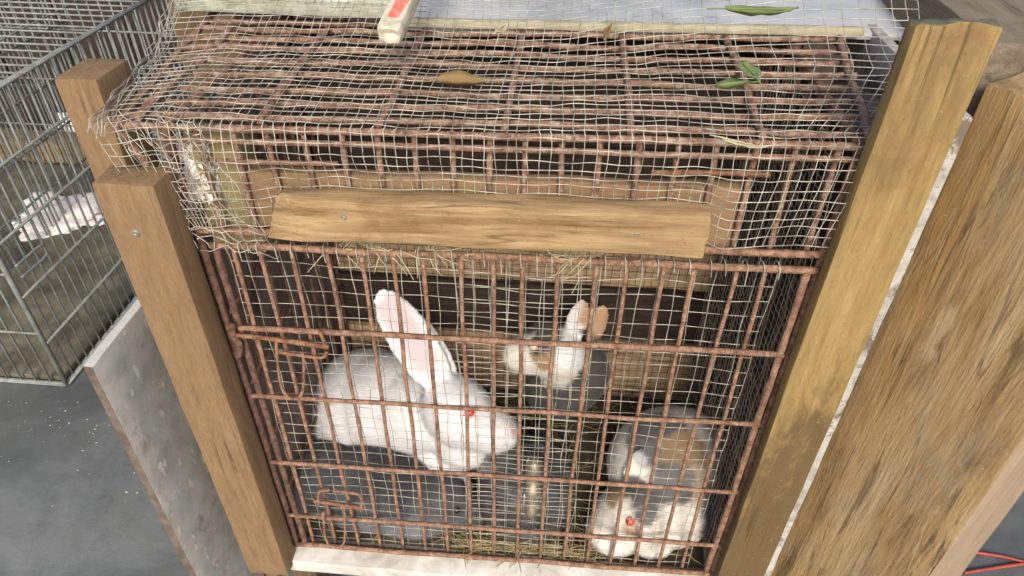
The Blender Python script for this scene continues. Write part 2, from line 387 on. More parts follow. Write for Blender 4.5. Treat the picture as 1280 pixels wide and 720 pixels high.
gpm = [o for o in COL.objects if o.name.startswith('timber')][-1]; gpm.data.materials.append(M['panel_edge'])
for p_ in gpm.data.polygons:
    if p_.normal.y < -.5: p_.material_index = 1

# ------------------------------------------------------------------ the cage
cage = thing('rabbit_cage', (0, .18, -.012), 'rusty iron rabbit cage with barred front and clamped planks', 'cage')
D = .37; HW = .33; ZT = .722; ZR = .602; ZD = .586; Z0 = -.006
def barpts(a, b, n=22, wob=.0012):
    a = Vector(a); b = Vector(b); s = random.uniform(0, 90); out = []
    for i in range(n + 1):
        p = a.lerp(b, i / n)
        k = i / n * (b - a).length * 9
        out.append((p.x + wob * nz(k, s, 1), p.y + wob * nz(k, s, 5), p.z + wob * nz(k, s, 9)))
    return out
def bar(name, a, b, r, mat, parent, n=22, wob=.0012, rj=.06, sides=8):
    o = MB().tube(barpts(a, b, n, wob), r, sides, True, rj).obj(name, mat); return P(o, parent)
def q(x, y, z): return (x, y, z + sh(x))
# frame
LX = -.380
for y in (0, D):
    for z, r in ((ZT, .0040), (Z0 + .005, .0042)):
        bar('frame_rail', q((LX - .1 * y) if z == ZT else -HW - .005, y, z + (.05 * y if z == ZT else 0)), q(HW + .01 + (.16 * y if z == ZT else 0), y, z + (.05 * y if z == ZT else 0)), r, M['rust_dusty' if z == ZT else 'rust'], cage, 40)
bar('side_rail', q(LX, 0, ZT), q(LX - .1 * D, D, ZT + .05 * D), .0040, M['rust'], cage)
bar('corner_post', q(-HW, 0, ZR), q(LX, 0, ZT), .0040, M['rust'], cage)
for x in (-HW, HW):
    for z in (ZT, Z0 + .006, ZR):
        bar('side_rail', q(x, 0, z), q(x, D, z), .0040, M['rust'], cage)
    for y in (0, D):
        bar('corner_post', q(x, y, Z0), q(x, y, ZT), .0048 if y == 0 else .004, M['rust_dark'] if x < 0 else M['rust'], cage, 36)
bar('frame_rail', q(-HW - .008, -.002, ZT - .0125), q(HW + .006, -.002, ZT - .0125), .0032, M['rust_dusty'], cage, 40)
bar('frame_rail', q(-HW, -.001, ZR), q(HW + .012, -.001, ZR), .0045, M['rust'], cage, 40)
bar('frame_rail', q(.145, -.004, ZT - .031), q(.255, -.004, ZT - .029), .0027, M['rust_orange'], cage, 12)
bar('frame_rail', q(-.29, -.004, ZT - .034), q(-.16, -.004, ZT - .033), .0027, M['rust'], cage, 12)
# upper front bars
SP = .0362
for i in range(-9, 10):
    x = i * SP - .012
    if abs(x) > HW - .008: continue
    bar('front_bar', q(x, .0055, ZR - .002), q(x + random.uniform(-.002, .002), .0055, ZT + .001), .0031, M['rust_dusty'], cage, 10)
# roof bars
for k in range(11):
    y = .022 + k * .0325
    bar('roof_bar', q(LX - .1 * y, y, ZT + .001 - .003 * math.sin(k) + .05 * y), q(HW + .012 + .16 * y, y, ZT + .001 + .05 * y), .0036, M['rust_dusty'], cage, 30, .004)
for x in (-.355, -.235, -.115, .004, .122, .242, .335):
    bar('roof_cross_bar', q(x, 0, ZT + .007), q(x + (.036 if x > .3 else 0), .242, ZT + .007 + .05 * .242), .0038, M['rust_dusty'], cage, 20, .003)
# side bars right and left (inner faces seen through the front)
for x in (-HW + .004, HW - .004):
    for k in range(1, 9):
        y = k * .041
        bar('side_bar', q(x, y, Z0 + .004), q(x, y, ZT), .0026, M['rust_dark'], cage, 16)
    for z in (.12, .24, .36, .48):
        bar('side_bar', q(x, .004, z), q(x, D, z), .0026, M['rust_dark'], cage, 12)
# door
door = P(MB().tube(barpts(q(-.318, -.006, ZD), q(.330, -.006, ZD), 40), .0043, 8, True, .06).obj('door', M['rust']), cage)
door['label'] = 'barred lower door of the cage hung with fine wire netting'
def dbar(name, a, b, r, mat='rust', **k): return bar(name, a, b, r, M[mat], door, **k)
for x, mt in ((-.312, 'rust_dark'), (.318, 'rust')):
    dbar('door_stile', q(x, -.005, .004), q(x, -.005, ZD), .0043, mt, n=34)
for z, r in ((.468, .0036), (.350, .0030), (.215, .0031), (.087, .0032), (.008, .0040)):
    dbar('door_rail', q(-.325, -.0075, z), q(.322, -.0075, z), r, n=36, wob=.0018)
for i in range(-8, 10):
    x = i * SP - .009
    dbar('door_bar', q(x, -.0015, .006), q(x + random.uniform(-.004, .004), -.0015, ZD), .0026, n=26, wob=.002)
# latches on the hinge side: bolt with a wire loop
def ppath(pts, Y): return [tuple(onY(a, b, Y)) for a, b in pts]
def smooth_path(pts, n=6):
    pts = [Vector(p) for p in pts]; out = []
    for i in range(len(pts) - 1):
        p0 = pts[max(i - 1, 0)]; p1 = pts[i]; p2 = pts[i + 1]; p3 = pts[min(i + 2, len(pts) - 1)]
        for k in range(n):
            t = k / n
            out.append(.5 * ((2 * p1) + (p2 - p0) * t + (2 * p0 - 5 * p1 + 4 * p2 - p3) * t * t + (3 * p1 - p0 - 3 * p2 + p3) * t ** 3))
    out.append(pts[-1]); return out
for pts, r, mt in (([(296, 419), (350, 425), (411, 434)], .0030, 'rust_orange'),
                   ([(348, 440), (380, 445), (402, 447), (408, 441), (405, 428), (400, 414)], .0022, 'rust_orange'),
                   ([(345, 425), (349, 470), (356, 492), (368, 499), (378, 490), (380, 460), (378, 440)], .0020, 'rust'),
                   ([(392, 626), (420, 630), (455, 636)], .0030, 'rust_orange'),
                   ([(398, 632), (398, 618), (404, 613), (430, 615), (448, 618), (452, 626), (451, 638)], .0022, 'rust'),
                   ([(404, 640), (406, 668), (411, 680), (421, 684), (430, 678), (431, 655), (430, 632)], .0020, 'rust'),
                   ([(290, 405), (292, 420), (300, 432), (298, 445)], .0042, 'rust_dark')):
    P(MB().tube(smooth_path(ppath(pts, -.016)), r, 8, True, .06).obj('latch', M[mt]), door)
# inner planks: back wall, left wall, right wall, floor
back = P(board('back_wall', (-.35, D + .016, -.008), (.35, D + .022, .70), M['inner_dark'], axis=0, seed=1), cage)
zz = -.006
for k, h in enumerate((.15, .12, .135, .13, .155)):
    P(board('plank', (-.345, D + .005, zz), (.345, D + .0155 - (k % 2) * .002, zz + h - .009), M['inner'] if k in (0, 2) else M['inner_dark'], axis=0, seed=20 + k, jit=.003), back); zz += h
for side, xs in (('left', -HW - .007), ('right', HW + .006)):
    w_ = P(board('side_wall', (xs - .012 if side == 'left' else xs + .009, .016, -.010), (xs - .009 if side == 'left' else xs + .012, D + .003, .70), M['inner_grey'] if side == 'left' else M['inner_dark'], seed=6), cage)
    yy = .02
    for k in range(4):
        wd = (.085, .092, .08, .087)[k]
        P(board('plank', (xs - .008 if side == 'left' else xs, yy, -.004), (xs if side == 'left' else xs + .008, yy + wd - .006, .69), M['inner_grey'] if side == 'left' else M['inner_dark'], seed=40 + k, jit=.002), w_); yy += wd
P(board('floor_tray', (-.325, .012, -.0105), (.325, D, -.004), M['tray'], axis=0, seed=8), cage)
P(board('corner_batten', (-.327, .020, .555), (-.268, .045, .700), M['olive'], seed=8), cage)
# clamping planks (bars are sandwiched between them)
rt = (0, -math.radians(1.0), 0)
bp = P(board('backing_plank', (-.274, .0100, .600), (.240, .026, .669), M['clamp_back'], axis=0, seed=15, rot=rt, jit=.002), cage)
fp = P(board('clamp_plank', (-.240, -.036, .615), (.205, -.0065, .664), M['clamp'], axis=0, seed=17, rot=rt, jit=.004, bev=.005), cage)
for v in fp.data.vertices:
    e = max(0, (-v.co.x - .17) / .05)
    if e > 0: v.co.x += e * (.022 * (v.co.z + .025) / .05 + .006 * nz(v.co.y * 80, v.co.z * 80, 3)); v.co.y += (e * .006 if v.co.y < 0 else 0)
def screwhead(parent, p, r=.0035):
    m_ = MB(); vs = []; 
    prof = [(r, .001), (r, -.0006), (r * .8, -.0014), (r * .3, -.0016), (r * .25, -.0004)]
    a = np.linspace(0, 2 * math.pi, 13)[:-1]
    vs = [(p.x + pr * math.cos(k), p.y + dy, p.z + pr * math.sin(k)) for pr, dy in prof for k in a]
    fs = [(i * 12 + k, i * 12 + (k + 1) % 12, (i + 1) * 12 + (k + 1) % 12, (i + 1) * 12 + k) for i in range(4) for k in range(12)]
    fs.append(tuple(48 + k for k in range(12)))
    return P(m_.add(vs, fs).obj('screw', M['screw']), parent)
for x, y in ((430, 272), (796, 293)): screwhead(fp, onY(x, y, -.0355), .0028)

# ------------------------------------------------------------------ wire netting
def netting(name, fn, nu, nv, r, mat, parent=None, jit=.0012, sub=3, sides=4, skip=.0, seed=0):
    """fn(u,v) -> point, u,v in 0..1 ; nu/nv wires"""
    mb = MB(); 
    for k in range(nu + 1):
        u = k / nu; s = k * 3.17 + seed
        n = nv * sub; pts = []
        for i in range(n + 1):
            v = i / n
            p = fn(min(1, max(0, u)), v); a = i / sub
            pts.append((p[0] + jit * nz(a * .33, s, 0) * 1.6, p[1] + jit * nz(a * .4, s, 7), p[2] + jit * nz(a * .4, s, 13)))
        pts = np.array(pts)
        if random.random() < skip:
            a0 = random.randint(0, n // 2); pts = pts[a0:a0 + n // 3]
        mb.tube(pts, r, sides, False)
    for k in range(nv + 1):
        v = k / nv; s = k * 2.71 + 50 + seed
        n = nu * sub; pts = []
        for i in range(n + 1):
            u = i / n; p = fn(u, v); a = i / sub
            pts.append((p[0] + jit * nz(a * .4, s, 0), p[1] + jit * nz(a * .33, s, 7) * 1.3, p[2] + jit * nz(a * .33, s, 13) * 1.6))
        mb.tube(np.array(pts), r, sides, False)
    o = mb.obj(name, mat)
    return P(o, parent) if parent else o
def ss(a, b, x):
    t = min(1, max(0, (x - a) / (b - a))); return t * t * (3 - 2 * t)
LB, LF = .56, .115        # run of the top net behind / below the front edge
def top_net(u, v):
    x0 = -.392 + u * .735
    s = v * (LB + LF)
    bul = .0040 * nz(x0 * 7, s * 7, 3) + .0014 * nz(x0 * 23, s * 23, 8)
    edge = ss(-.33, -.392, x0)
    if s < LB:
        Y = LB - s - .012
        x = x0 - edge * .13 * max(0, Y) + .085 * ss(.2, .343, x0) * min(1, max(0, Y - .004) / .12)
        z = ZT + .0125 + sh(x) + .05 * Y + .020 * ss(.15, .25, Y) + .07 * ss(.22, .55, Y) + .05 * ss(.02, .34, x) * ss(.05, .3, Y) - .006 * edge
        return (x + .007 * nz(x * 5, Y * 7, 2), Y + .01 * nz(x * 6, 4.4), z + bul * ss(0, .08, Y))
    d = s - LB; t = d / LF
    x2 = x0 + .050 * t ** 1.2 * ss(-.29, -.392, x0) - .012 * t * ss(.2, .34, x0)
    mid = ss(-.25, -.22, x0) * (1 - ss(.20, .225, x0))           # tucked behind the clamp plank
    Y = -.0125 - .008 * math.sin(min(1, t * 1.2) * 2.9) * (1 - mid * ss(.2, .5, t)) + .0085 * mid * ss(.25, .6, t)
    return (x2, Y + bul * .8 * (1 - mid * .7) - .004 * edge, ZT + .012 + sh(x0) - d * (1.0 + .1 * nz(x0 * 11, 9.0)) - .006 * edge)
tn = netting('wire_netting', top_net, 70, 62, .00047, M['net'], jit=.0014, seed=1)
ro = MB()                                                     # rolled selvedge along the left edge
for k in range(9):
    pts = []
    for i in range(60):
        v_ = .12 + i / 59 * .72; p = top_net(0.0, v_); a_ = i * .5 + k * .7
        pts.append((p[0] + .007 * math.sin(a_ * .37 + k) + .004 * nz(i * .3, k, 2), p[1] + .003 * nz(i * .3, k, 5), p[2] + .006 * math.cos(a_ * .37 + k) + .004 * nz(i * .3, k, 8)))
    ro.tube(pts, .0006, 4, False)
P(ro.obj('selvedge', M['net']), tn)
tag(tn, 'sagging square wire netting draped over the cage roof and upper front', 'netting')
# crumpled spare netting at the left corner
def crump(u, v):
    z = .728 - v * .15; x = -.378 + u * .085 + v * .05 + .010 * nz(u * 6, v * 7, 1)
    return (x, -.010 - .008 * abs(nz(u * 5, v * 6, 4)), z + .008 * nz(u * 7, v * 6, 9))
cn = netting('wire_netting', crump, 7, 12, .00055, M['net'], jit=.005, seed=5)
tag(cn, 'crumpled offcut of wire netting bunched beside the short brown post', 'netting')
# door netting: two overlapping sheets hooked over the top rail, behind the bars
def sheet(x0, x1, zb, ph):
    def f(u, v):
        x = x0 + u * (x1 - x0); z = ZD + .008 - v * (ZD + .008 - zb)
        return (x + .003 * nz(x * 14, z * 10, ph), .0065 + .004 * nz(x * 12, z * 12, ph + 3), z + sh(x) + .003 * nz(x * 8, z * 5, ph + 6))
    return f
netting('netting', sheet(-.305, .105, -.006, 1), 21, 31, .00047, M['net'], door, jit=.0018, seed=11)
netting('netting', sheet(-.052, .292, -.012, 5), 17, 29, .00047, M['net'], door, jit=.0014, seed=17)
lp = MB()
for k in range(34):                                           # wire ends hooked over the rail
    x = -.30 + k * .0178 + random.uniform(-.003, .003); z = ZD + sh(x)
    lp.tube(smooth_path([(x, .006, z - .012), (x, .004, z + .002), (x + .001, -.004, z + .0065), (x + .002, -.0115, z + .002), (x + .003, -.0122, z - random.uniform(.006, .02))], 4), .00065, 4, False)
P(lp.obj('hooked_ends', M['net']), door)
# dark inner netting on back and right walls
def bnet(u, v): return (-.325 + u * .65 + .002 * nz(u * 20, v * 20, 1), D - .006 + .002 * nz(u * 15, v * 15, 4), .0 + v * .70)
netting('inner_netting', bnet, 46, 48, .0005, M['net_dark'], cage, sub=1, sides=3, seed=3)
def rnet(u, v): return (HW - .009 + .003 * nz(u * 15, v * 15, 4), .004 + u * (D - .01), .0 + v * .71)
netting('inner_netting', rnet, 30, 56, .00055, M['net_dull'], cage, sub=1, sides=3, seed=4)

# ------------------------------------------------------------------ boards, stick and litter on top
wb = thing('white_board', (.2, .48, .744), 'weathered bluish white board lying on the cage under the netting', 'board')
P(board('sheet', (-.145, .259, .752), (.50, .60, .760), M['white_sheet'], axis=0, seed=21, rot=(math.radians(5), math.radians(-1.0), math.radians(.3)), jit=.002), wb)
P(board('edge_batten', (-.145, .247, .744), (.40, .258, .754), M['cream'], axis=0, seed=22, rot=(0, math.radians(-1.0), 0), jit=.001), wb)
gb = tag(board('lichened_board', (-.435, .262, .744), (-.150, .48, .766), M['green_grey'], axis=0, seed=23, rot=(0, math.radians(-.6), math.radians(-1.5))), 'greenish grey lichened board beside the red-painted stick', 'board')
a = onZ(486, 44, .785); b = onZ(536, -60, .83)
st = thing('paint_stick', a, 'pale wooden stick with worn red paint resting on the cage netting', 'stick')
dv = (b - a); L = dv.length
sk = board('stick', (-.012, -.009, 0), (.012, .009, L), M['stick'], axis=2, seed=25, jit=.003, chew=.01, bev=.003)
rp = board('red_paint', (-.005, -.0104, .016), (.0085, -.0085, L), M['red_paint'], axis=2, seed=26, jit=.003, bev=.0008)
for o in (sk, rp):
    mt = Matrix.Translation(a) @ dv.to_track_quat('Z', 'Y').to_matrix().to_4x4() @ Matrix.Rotation(math.radians(180), 4, 'Z')
    o.matrix_world = mt @ Matrix.Translation(Vector((0, 0, L / 2)) if o is sk else Vector((.00175, -.00945, (L + .016) / 2)))
    P(o, st)
def leaf(name, p, ang, L, W, mat, curl, label, tilt=(0, 0)):
    vs = []; fs = []; n = 8
    for i in range(n + 1):
        t = i / n; wv = W * math.sin(math.pi * min(1, t * .96 + .04)) ** .8 * (1 - .35 * t)
        for s in (-1, -.5, 0, .5, 1):
            vs.append((t * L, s * wv / 2, curl * (t - .5) ** 2 * L + abs(s) * wv * .35 + .002 * nz(t * 5, s * 3, L * 900)))
    for i in range(n):
        for k in range(4): fs.append((i * 5 + k, (i + 1) * 5 + k, (i + 1) * 5 + k + 1, i * 5 + k + 1))
    m_ = MB().add(vs, fs)
    m_.tube([(-L * .25, 0, curl * .25 * L), (0, 0, curl * .25 * L), (L * .9, 0, curl * .16 * L)], [.0007, .0007, .0003], 5)
    o = m_.obj(name, mat); o.location = p; o.rotation_euler = (tilt[0], tilt[1], ang)
    md = o.modifiers.new('thick', 'SOLIDIFY'); md.thickness = .0004
    return tag(o, label, 'leaf')
leaf('leaf', onZ(905, 20, .84), math.radians(10), .062, .018, M['leaf'], .4, 'green leaf on netting above the white board')
leaf('leaf', onZ(944, 105, .785), math.radians(97), .042, .02, M['leaf'], .5, 'green leaf hanging upright in the roof netting')
leaf('leaf', onZ(938, 108, .775), math.radians(200), .036, .024, M['leaf'], .4, 'small green leaf below another on the roof netting', (.3, 0))
leaf('dry_leaf', onZ(545, 106, .742), math.radians(5), .05, .034, M['leaf_dry'], .3, 'flat brown dry leaf on the roof bars')
leaf('dry_leaf', onZ(752, 52, .80), math.radians(80), .04, .009, M['leaf_dry'], .6, 'thin curled brown leaf by the white board edge', (.6, 0))
leaf('dry_leaf', onZ(618, 45, .80), math.radians(75), .03, .012, M['hay'], .6, 'pale papery dead leaf caught in netting', (.4, 0))
leaf('dry_leaf', onY(900, 178, -.03), math.radians(-20), .04, .008, M['hay'], .5, 'pale dry leaf caught at the upper front edge of the cage')
# hay strands on the door rail, hay on the floor
def strands(name, n, gen, mat, r=.0006, parent=None):
    mb = MB()
    for k in range(n):
        p, d, L = gen(k); d = Vector(d).normalized(); c = Vector((random.uniform(-1, 1), random.uniform(-1, 1), random.uniform(-1, 1))) * L * .18
        mb.tube([p, Vector(p) + d * L * .5 + c, Vector(p) + d * L], [r, r, r * .6], 4, False)
    o = mb.obj(name, mat)
    return o
def g1(k):
    x = random.choice([-.16, -.14, -.11, -.07, .06, .075, .09]) + random.gauss(0, .02); return (x, -.006 + random.uniform(-.006, .006), ZD + sh(x) + .005), (random.gauss(0, 1), random.gauss(0, .3), random.gauss(-.25, .5)), random.uniform(.015, .045)
tag(strands('hay_wisps', 60, g1, M['hay']), 'wisps of dry hay caught on the door top rail', 'hay', kind='stuff')
def g2(k):
    x = random.uniform(-.31, .31); y = random.uniform(.03, .34)
    if math.hypot(x - .035, y - .088) < .11: x = random.uniform(.14, .31)
    return (x, y, random.uniform(-.001, .008)), (random.gauss(0, 1), random.gauss(0, 1), random.gauss(0, .12)), random.uniform(.02, .06)
def g3(k):
    x = random.gauss(.04, .07); y = .014 + abs(random.gauss(0, .03))
    if math.hypot(x - .035, y - .088) < .095: y = .012; x = random.uniform(-.06, .13)
    return (x, y, random.uniform(0, .03) * math.exp(-((x - .04) / .1) ** 2)), (random.gauss(0, 1), random.gauss(.15, .25), random.gauss(0, .15)), random.uniform(.02, .05)
tag(strands('floor_straw', 450, g2, M['straw'], .0009), 'flattened straw strewn over the cage floor', 'straw', kind='stuff')
tag(strands('straw_heap', 450, g3, M['straw'], .0009), 'low heap of yellow straw round the glass jar', 'straw', kind='stuff')
# crumpled white scrap behind the bars at upper left
bm = bmesh.new(); bmesh.ops.create_grid(bm, x_segments=14, y_segments=20, size=.5)
for v in bm.verts:
    p = v.co.copy(); v.co = Vector((p.x * .035 + .006 * nz(p.x * 4, p.y * 6, 2), .012 * nz(p.x * 7, p.y * 7, 5) + .006 * nz(p.x * 17, p.y * 17, 5), p.y * .07 + .006 * nz(p.x * 7, p.y * 5, 8)))
me = bpy.data.meshes.new('plastic_scrap'); bm.to_mesh(me); bm.free()
o = link('plastic_scrap', me, M['pale_scrap_and_sun']); o.location = onY(252, 212, .02) ; o.modifiers.new('thick', 'SOLIDIFY').thickness = .0006
tag(o, 'crumpled white plastic scrap behind the bars beside the olive batten', 'plastic')

# ------------------------------------------------------------------ glass jar with drinking tube
jx = .035; jc = Vector((jx, .088, .0))
jar = thing('glass_jar', (jx, .088, -.004), 'cloudy clear glass jar with metal drinking tube in the straw', 'jar')
prof = [(.0, .0), (.05, .0), (.070, .008), (.080, .03), (.083, .06), (.079, .092), (.066, .120), (.045, .138), (.02, .147), (0, .149),
        (0, .145), (.02, .143), (.043, .134), (.062, .117), (.075, .091), (.079, .06), (.076, .031), (.066, .012), (.048, .005), (0, .005)]
n = 40; vs = []; fs = []
for r_, z_ in prof:
    for k in range(n): vs.append((jc.x + max(r_, .0002) * math.cos(k * 2 * math.pi / n), jc.y + max(r_, .0002) * math.sin(k * 2 * math.pi / n), z_ - .003))
for i in range(len(prof) - 1):
    for k in range(n): fs.append((i * n + k, i * n + (k + 1) % n, (i + 1) * n + (k + 1) % n, (i + 1) * n + k))
P(MB().add(vs, fs).obj('jar_body', M['glass']), jar)
p0 = onY(668, 573, .045); p1 = onY(664, 645, .006)
tp = [p0.lerp(p1, i / 12) for i in range(13)]
P(MB().tube(tp, [.010, .0125, .0125, .012, .0105, .0105, .013, .013, .0105, .010, .010, .0095, .008], 16).obj('drinking_tube', M['brass']), jar)

# ------------------------------------------------------------------ rabbits
def ell_mesh(bm, p1, p2, r, flat=None, fdir=None):
    p1 = Vector(p1); p2 = Vector(p2); d = p2 - p1; L = d.length / 2 + r
    zq = d.normalized() if d.length > 1e-6 else Vector((0, 0, 1))
    if fdir is None: fdir = Vector((0, -1, 0))
    f = (fdir - zq * fdir.dot(zq)).normalized(); s = zq.cross(f)
    M4 = Matrix(((s.x, f.x, zq.x, 0), (s.y, f.y, zq.y, 0), (s.z, f.z, zq.z, 0), (0, 0, 0, 1)))
    M4 = Matrix.Translation((p1 + p2) / 2) @ M4 @ Matrix.Diagonal((r, flat if flat else r, L, 1))
    bmesh.ops.create_uvsphere(bm, u_segments=28, v_segments=18, radius=1, matrix=M4)
def rabbit(name, label, blobs, ears, colfn, eyes, flow, hairs, voxel=.0042, hl=.010, smooth=7, hz=None):
    lo = min(min(b[0][2] - b[2], b[1][2] - b[2]) for b in blobs)
    base = Vector(blobs[0][0]); root = thing(name, (base.x, base.y, -.004), label, 'rabbit', 'rabbits in the cage')
    bm = bmesh.new()
    for b in blobs: ell_mesh(bm, *b)
    for e in ears: ell_mesh(bm, *e)
    me = bpy.data.meshes.new('tmp'); bm.to_mesh(me); bm.free()
    tmp = bpy.data.objects.new('tmp', me); COL.objects.link(tmp)
    md = tmp.modifiers.new('r', 'REMESH'); md.mode = 'VOXEL'; md.voxel_size = voxel
    md = tmp.modifiers.new('s', 'SMOOTH'); md.factor = .5; md.iterations = smooth
    dg = bpy.context.evaluated_depsgraph_get(); bme = bpy.data.meshes.new_from_object(tmp.evaluated_get(dg))
    bpy.data.objects.remove(tmp)
    bme.name = 'body'
    nv = len(bme.vertices); co = np.empty(nv * 3); bme.vertices.foreach_get('co', co); co = co.reshape(-1, 3)
    floor = -.003; co[:, 2] = np.maximum(co[:, 2], floor + .0005)
    bme.vertices.foreach_set('co', co.ravel()); bme.update()
    nr = np.empty(nv * 3); bme.vertices.foreach_get('normal', nr); nr = nr.reshape(-1, 3)
    colr = colfn(co, nr)
    at = bme.color_attributes.new('fur_colour', 'FLOAT_COLOR', 'POINT')
    at.data.foreach_set('color', np.concatenate([colr, np.ones((nv, 1))], 1).ravel())
    bme.polygons.foreach_set('use_smooth', [True] * len(bme.polygons))
    bme.materials.clear()
    body = P(link('body', bme, M['fur']), root)
    # fur
    bme.calc_loop_triangles(); nt_ = len(bme.loop_triangles); tri = np.empty(nt_ * 3, int); bme.loop_triangles.foreach_get('vertices', tri); tri = tri.reshape(-1, 3)
    A, B, C_ = co[tri[:, 0]], co[tri[:, 1]], co[tri[:, 2]]
    ar = np.linalg.norm(np.cross(B - A, C_ - A), axis=1); pick = RNG.choice(nt_, hairs, p=ar / ar.sum())
    uv = RNG.random((hairs, 2)); fl = uv.sum(1) > 1; uv[fl] = 1 - uv[fl]
    p = A[pick] + (B - A)[pick] * uv[:, :1] + (C_ - A)[pick] * uv[:, 1:]
    nn = nr[tri[pick]].mean(1); nn /= np.linalg.norm(nn, axis=1)[:, None] + 1e-9
    cc = colr[tri[pick]].mean(1) * RNG.uniform(.9, 1.08, (hairs, 1))
    fl_ = np.array(flow, float)[None, :] + RNG.normal(0, .28, (hairs, 3)); tan = fl_ - nn * (fl_ * nn).sum(1)[:, None]; tan /= np.linalg.norm(tan, axis=1)[:, None] + 1e-9
    ln = hl * RNG.uniform(.6, 1.25, (hairs, 1))
    # short hair on ears and thin parts
    if ears:
        dmin = np.full(hairs, 9.0)
        for e in ears:
            a_ = np.array(e[0]); b_ = np.array(e[1]); ab = b_ - a_; tt = np.clip(((p - a_) @ ab) / (ab @ ab), 0.15, 1.1); dmin = np.minimum(dmin, np.linalg.norm(p - (a_ + tt[:, None] * ab), axis=1) / e[2])
        ln[dmin < 1.25] *= .3
    dirv = tan * .86 + nn * .42
    tip = p + dirv * ln; midp = p + (tan * .35 + nn * .34) * ln; sd = np.cross(dirv, nn); sd /= np.linalg.norm(sd, axis=1)[:, None] + 1e-9
    wd = .00038
    V = np.stack([p - sd * wd, p + sd * wd, midp + sd * wd * .8, midp - sd * wd * .8, tip], 1).reshape(-1, 3)
    V[:, 2] = np.maximum(V[:, 2], floor + .0003)
    b5 = np.arange(hairs)[:, None] * 5
    hm = bpy.data.meshes.new('fur')
    hm.from_pydata(V.tolist(), [], np.concatenate([b5 + np.array([[0, 1, 2, 3]])], 1).tolist() + (b5 + np.array([[3, 2, 4]])).tolist())
    ha = hm.color_attributes.new('fur_colour', 'FLOAT_COLOR', 'POINT')
    ha.data.foreach_set('color', np.concatenate([np.repeat(cc, 5, 0), np.ones((hairs * 5, 1))], 1).ravel())
    hm.polygons.foreach_set('use_smooth', [True] * len(hm.polygons)); hm.normals_split_custom_set_from_vertices(np.repeat(nn, 5, 0).tolist())
    fo = P(link('fur', hm, M['fur']), root); fo['kind'] = 'stuff'
    for ep, er, em in eyes:
        # eye sits on the surface nearest to the wanted point
        e = surf(co, *ep) if len(ep) == 2 else np.array(ep); i = np.argmin(((co - e) ** 2).sum(1)); c0 = co[i] + nr[i] * er * .05
        bm = bmesh.new(); bmesh.ops.create_uvsphere(bm, u_segments=20, v_segments=14, radius=er)
        me = bpy.data.meshes.new('eye'); bm.to_mesh(me); bm.free(); me.polygons.foreach_set('use_smooth', [True] * len(me.polygons))
        o = link('eye', me, M[em]); o.location = c0; P(o, root)
    return root
def surf(co, x, y):
    # the nearest point of the body surface met by the line of sight through a photo pixel
    d = ray(x, y); d = d / np.linalg.norm(d); w_ = co - CAM; t_ = w_ @ d
    off = np.linalg.norm(w_ - t_[:, None] * d, axis=1)
    return co[np.argmin(t_ + 30 * np.maximum(0, off - .004))]
def near(co, p, r, soft=.3):
    d = np.linalg.norm(co - np.array(p), axis=1) + .012 * np.array([nz(c[0] * 45, c[1] * 45, c[2] * 45) for c in co])
    return np.clip((r - d) / (r * soft) + .5, 0, 1)[:, None]
def lay(base, col, m_): return base * (1 - m_) + np.array(col)[None, :] * m_
def const(co, c): return np.tile(np.array(c, float), (len(co), 1))

WHITE = (.84, .84, .84); PINK = (.58, .44, .46); GREY = (.17, .165, .16); DGREY = (.075, .072, .07); TAN = (.42, .29, .17); CREAM = (.78, .74, .66)
# white rabbit
cdir = (Vector(CAM) - onY(520, 420, .17)).normalized()
E1 = (onY(548, 476, .158), onY(488, 384, .170), .036, .0075, cdir)
E2 = (onY(564, 468, .18), onY(520, 400, .195), .020, .007, cdir)
wbl = [(onY(450, 516, .230), onY(466, 508, .230), .106), (onY(500, 530, .205), onY(470, 545, .215), .094), (onY(528, 514, .175), onY(486, 512, .21), .076), (onY(470, 506, .222), onY(500, 508, .205), .092), (onY(548, 560, .165), onY(500, 560, .19), .072),
       (onY(566, 508, .145), onY(578, 520, .14), .052), (onY(590, 530, .130), onY(620, 540, .124), .037), (onY(562, 548, .135), onY(586, 560, .13), .036),
       (Vector((-.10, .14, .022)), Vector((-.07, .10, .016)), .02), (Vector((-.26, .16, .03)), Vector((-.18, .13, .02)), .03)]
def wcol(co, nr):
    c = const(co, WHITE)
    a_ = np.array(E1[0]); b_ = np.array(E1[1]); ab = b_ - a_; t_ = ((co - a_) @ ab) / (ab @ ab); dd = np.linalg.norm(co - (a_ + np.clip(t_, 0, 1)[:, None] * ab), axis=1)
    m_ = (np.clip((.025 - dd) / .009, 0, 1) * np.clip((t_ - .12) / .15, 0, 1) * (nr @ np.array(cdir) > .2))[:, None]
    c = lay(c, PINK, m_ * .6)
    c = lay(c, (.75, .5, .48), near(co, surf(co, 590, 518), .009))
    return lay(c, (.7, .5, .48), near(co, surf(co, 645, 538), .007))
rabbit('rabbit', 'large white rabbit with tall pink-lined ears and red eye', wbl, [E1, E2], wcol, [((589, 517), .0068, 'eye_red')], (-1, .1, -.25), 60000, hl=.009)
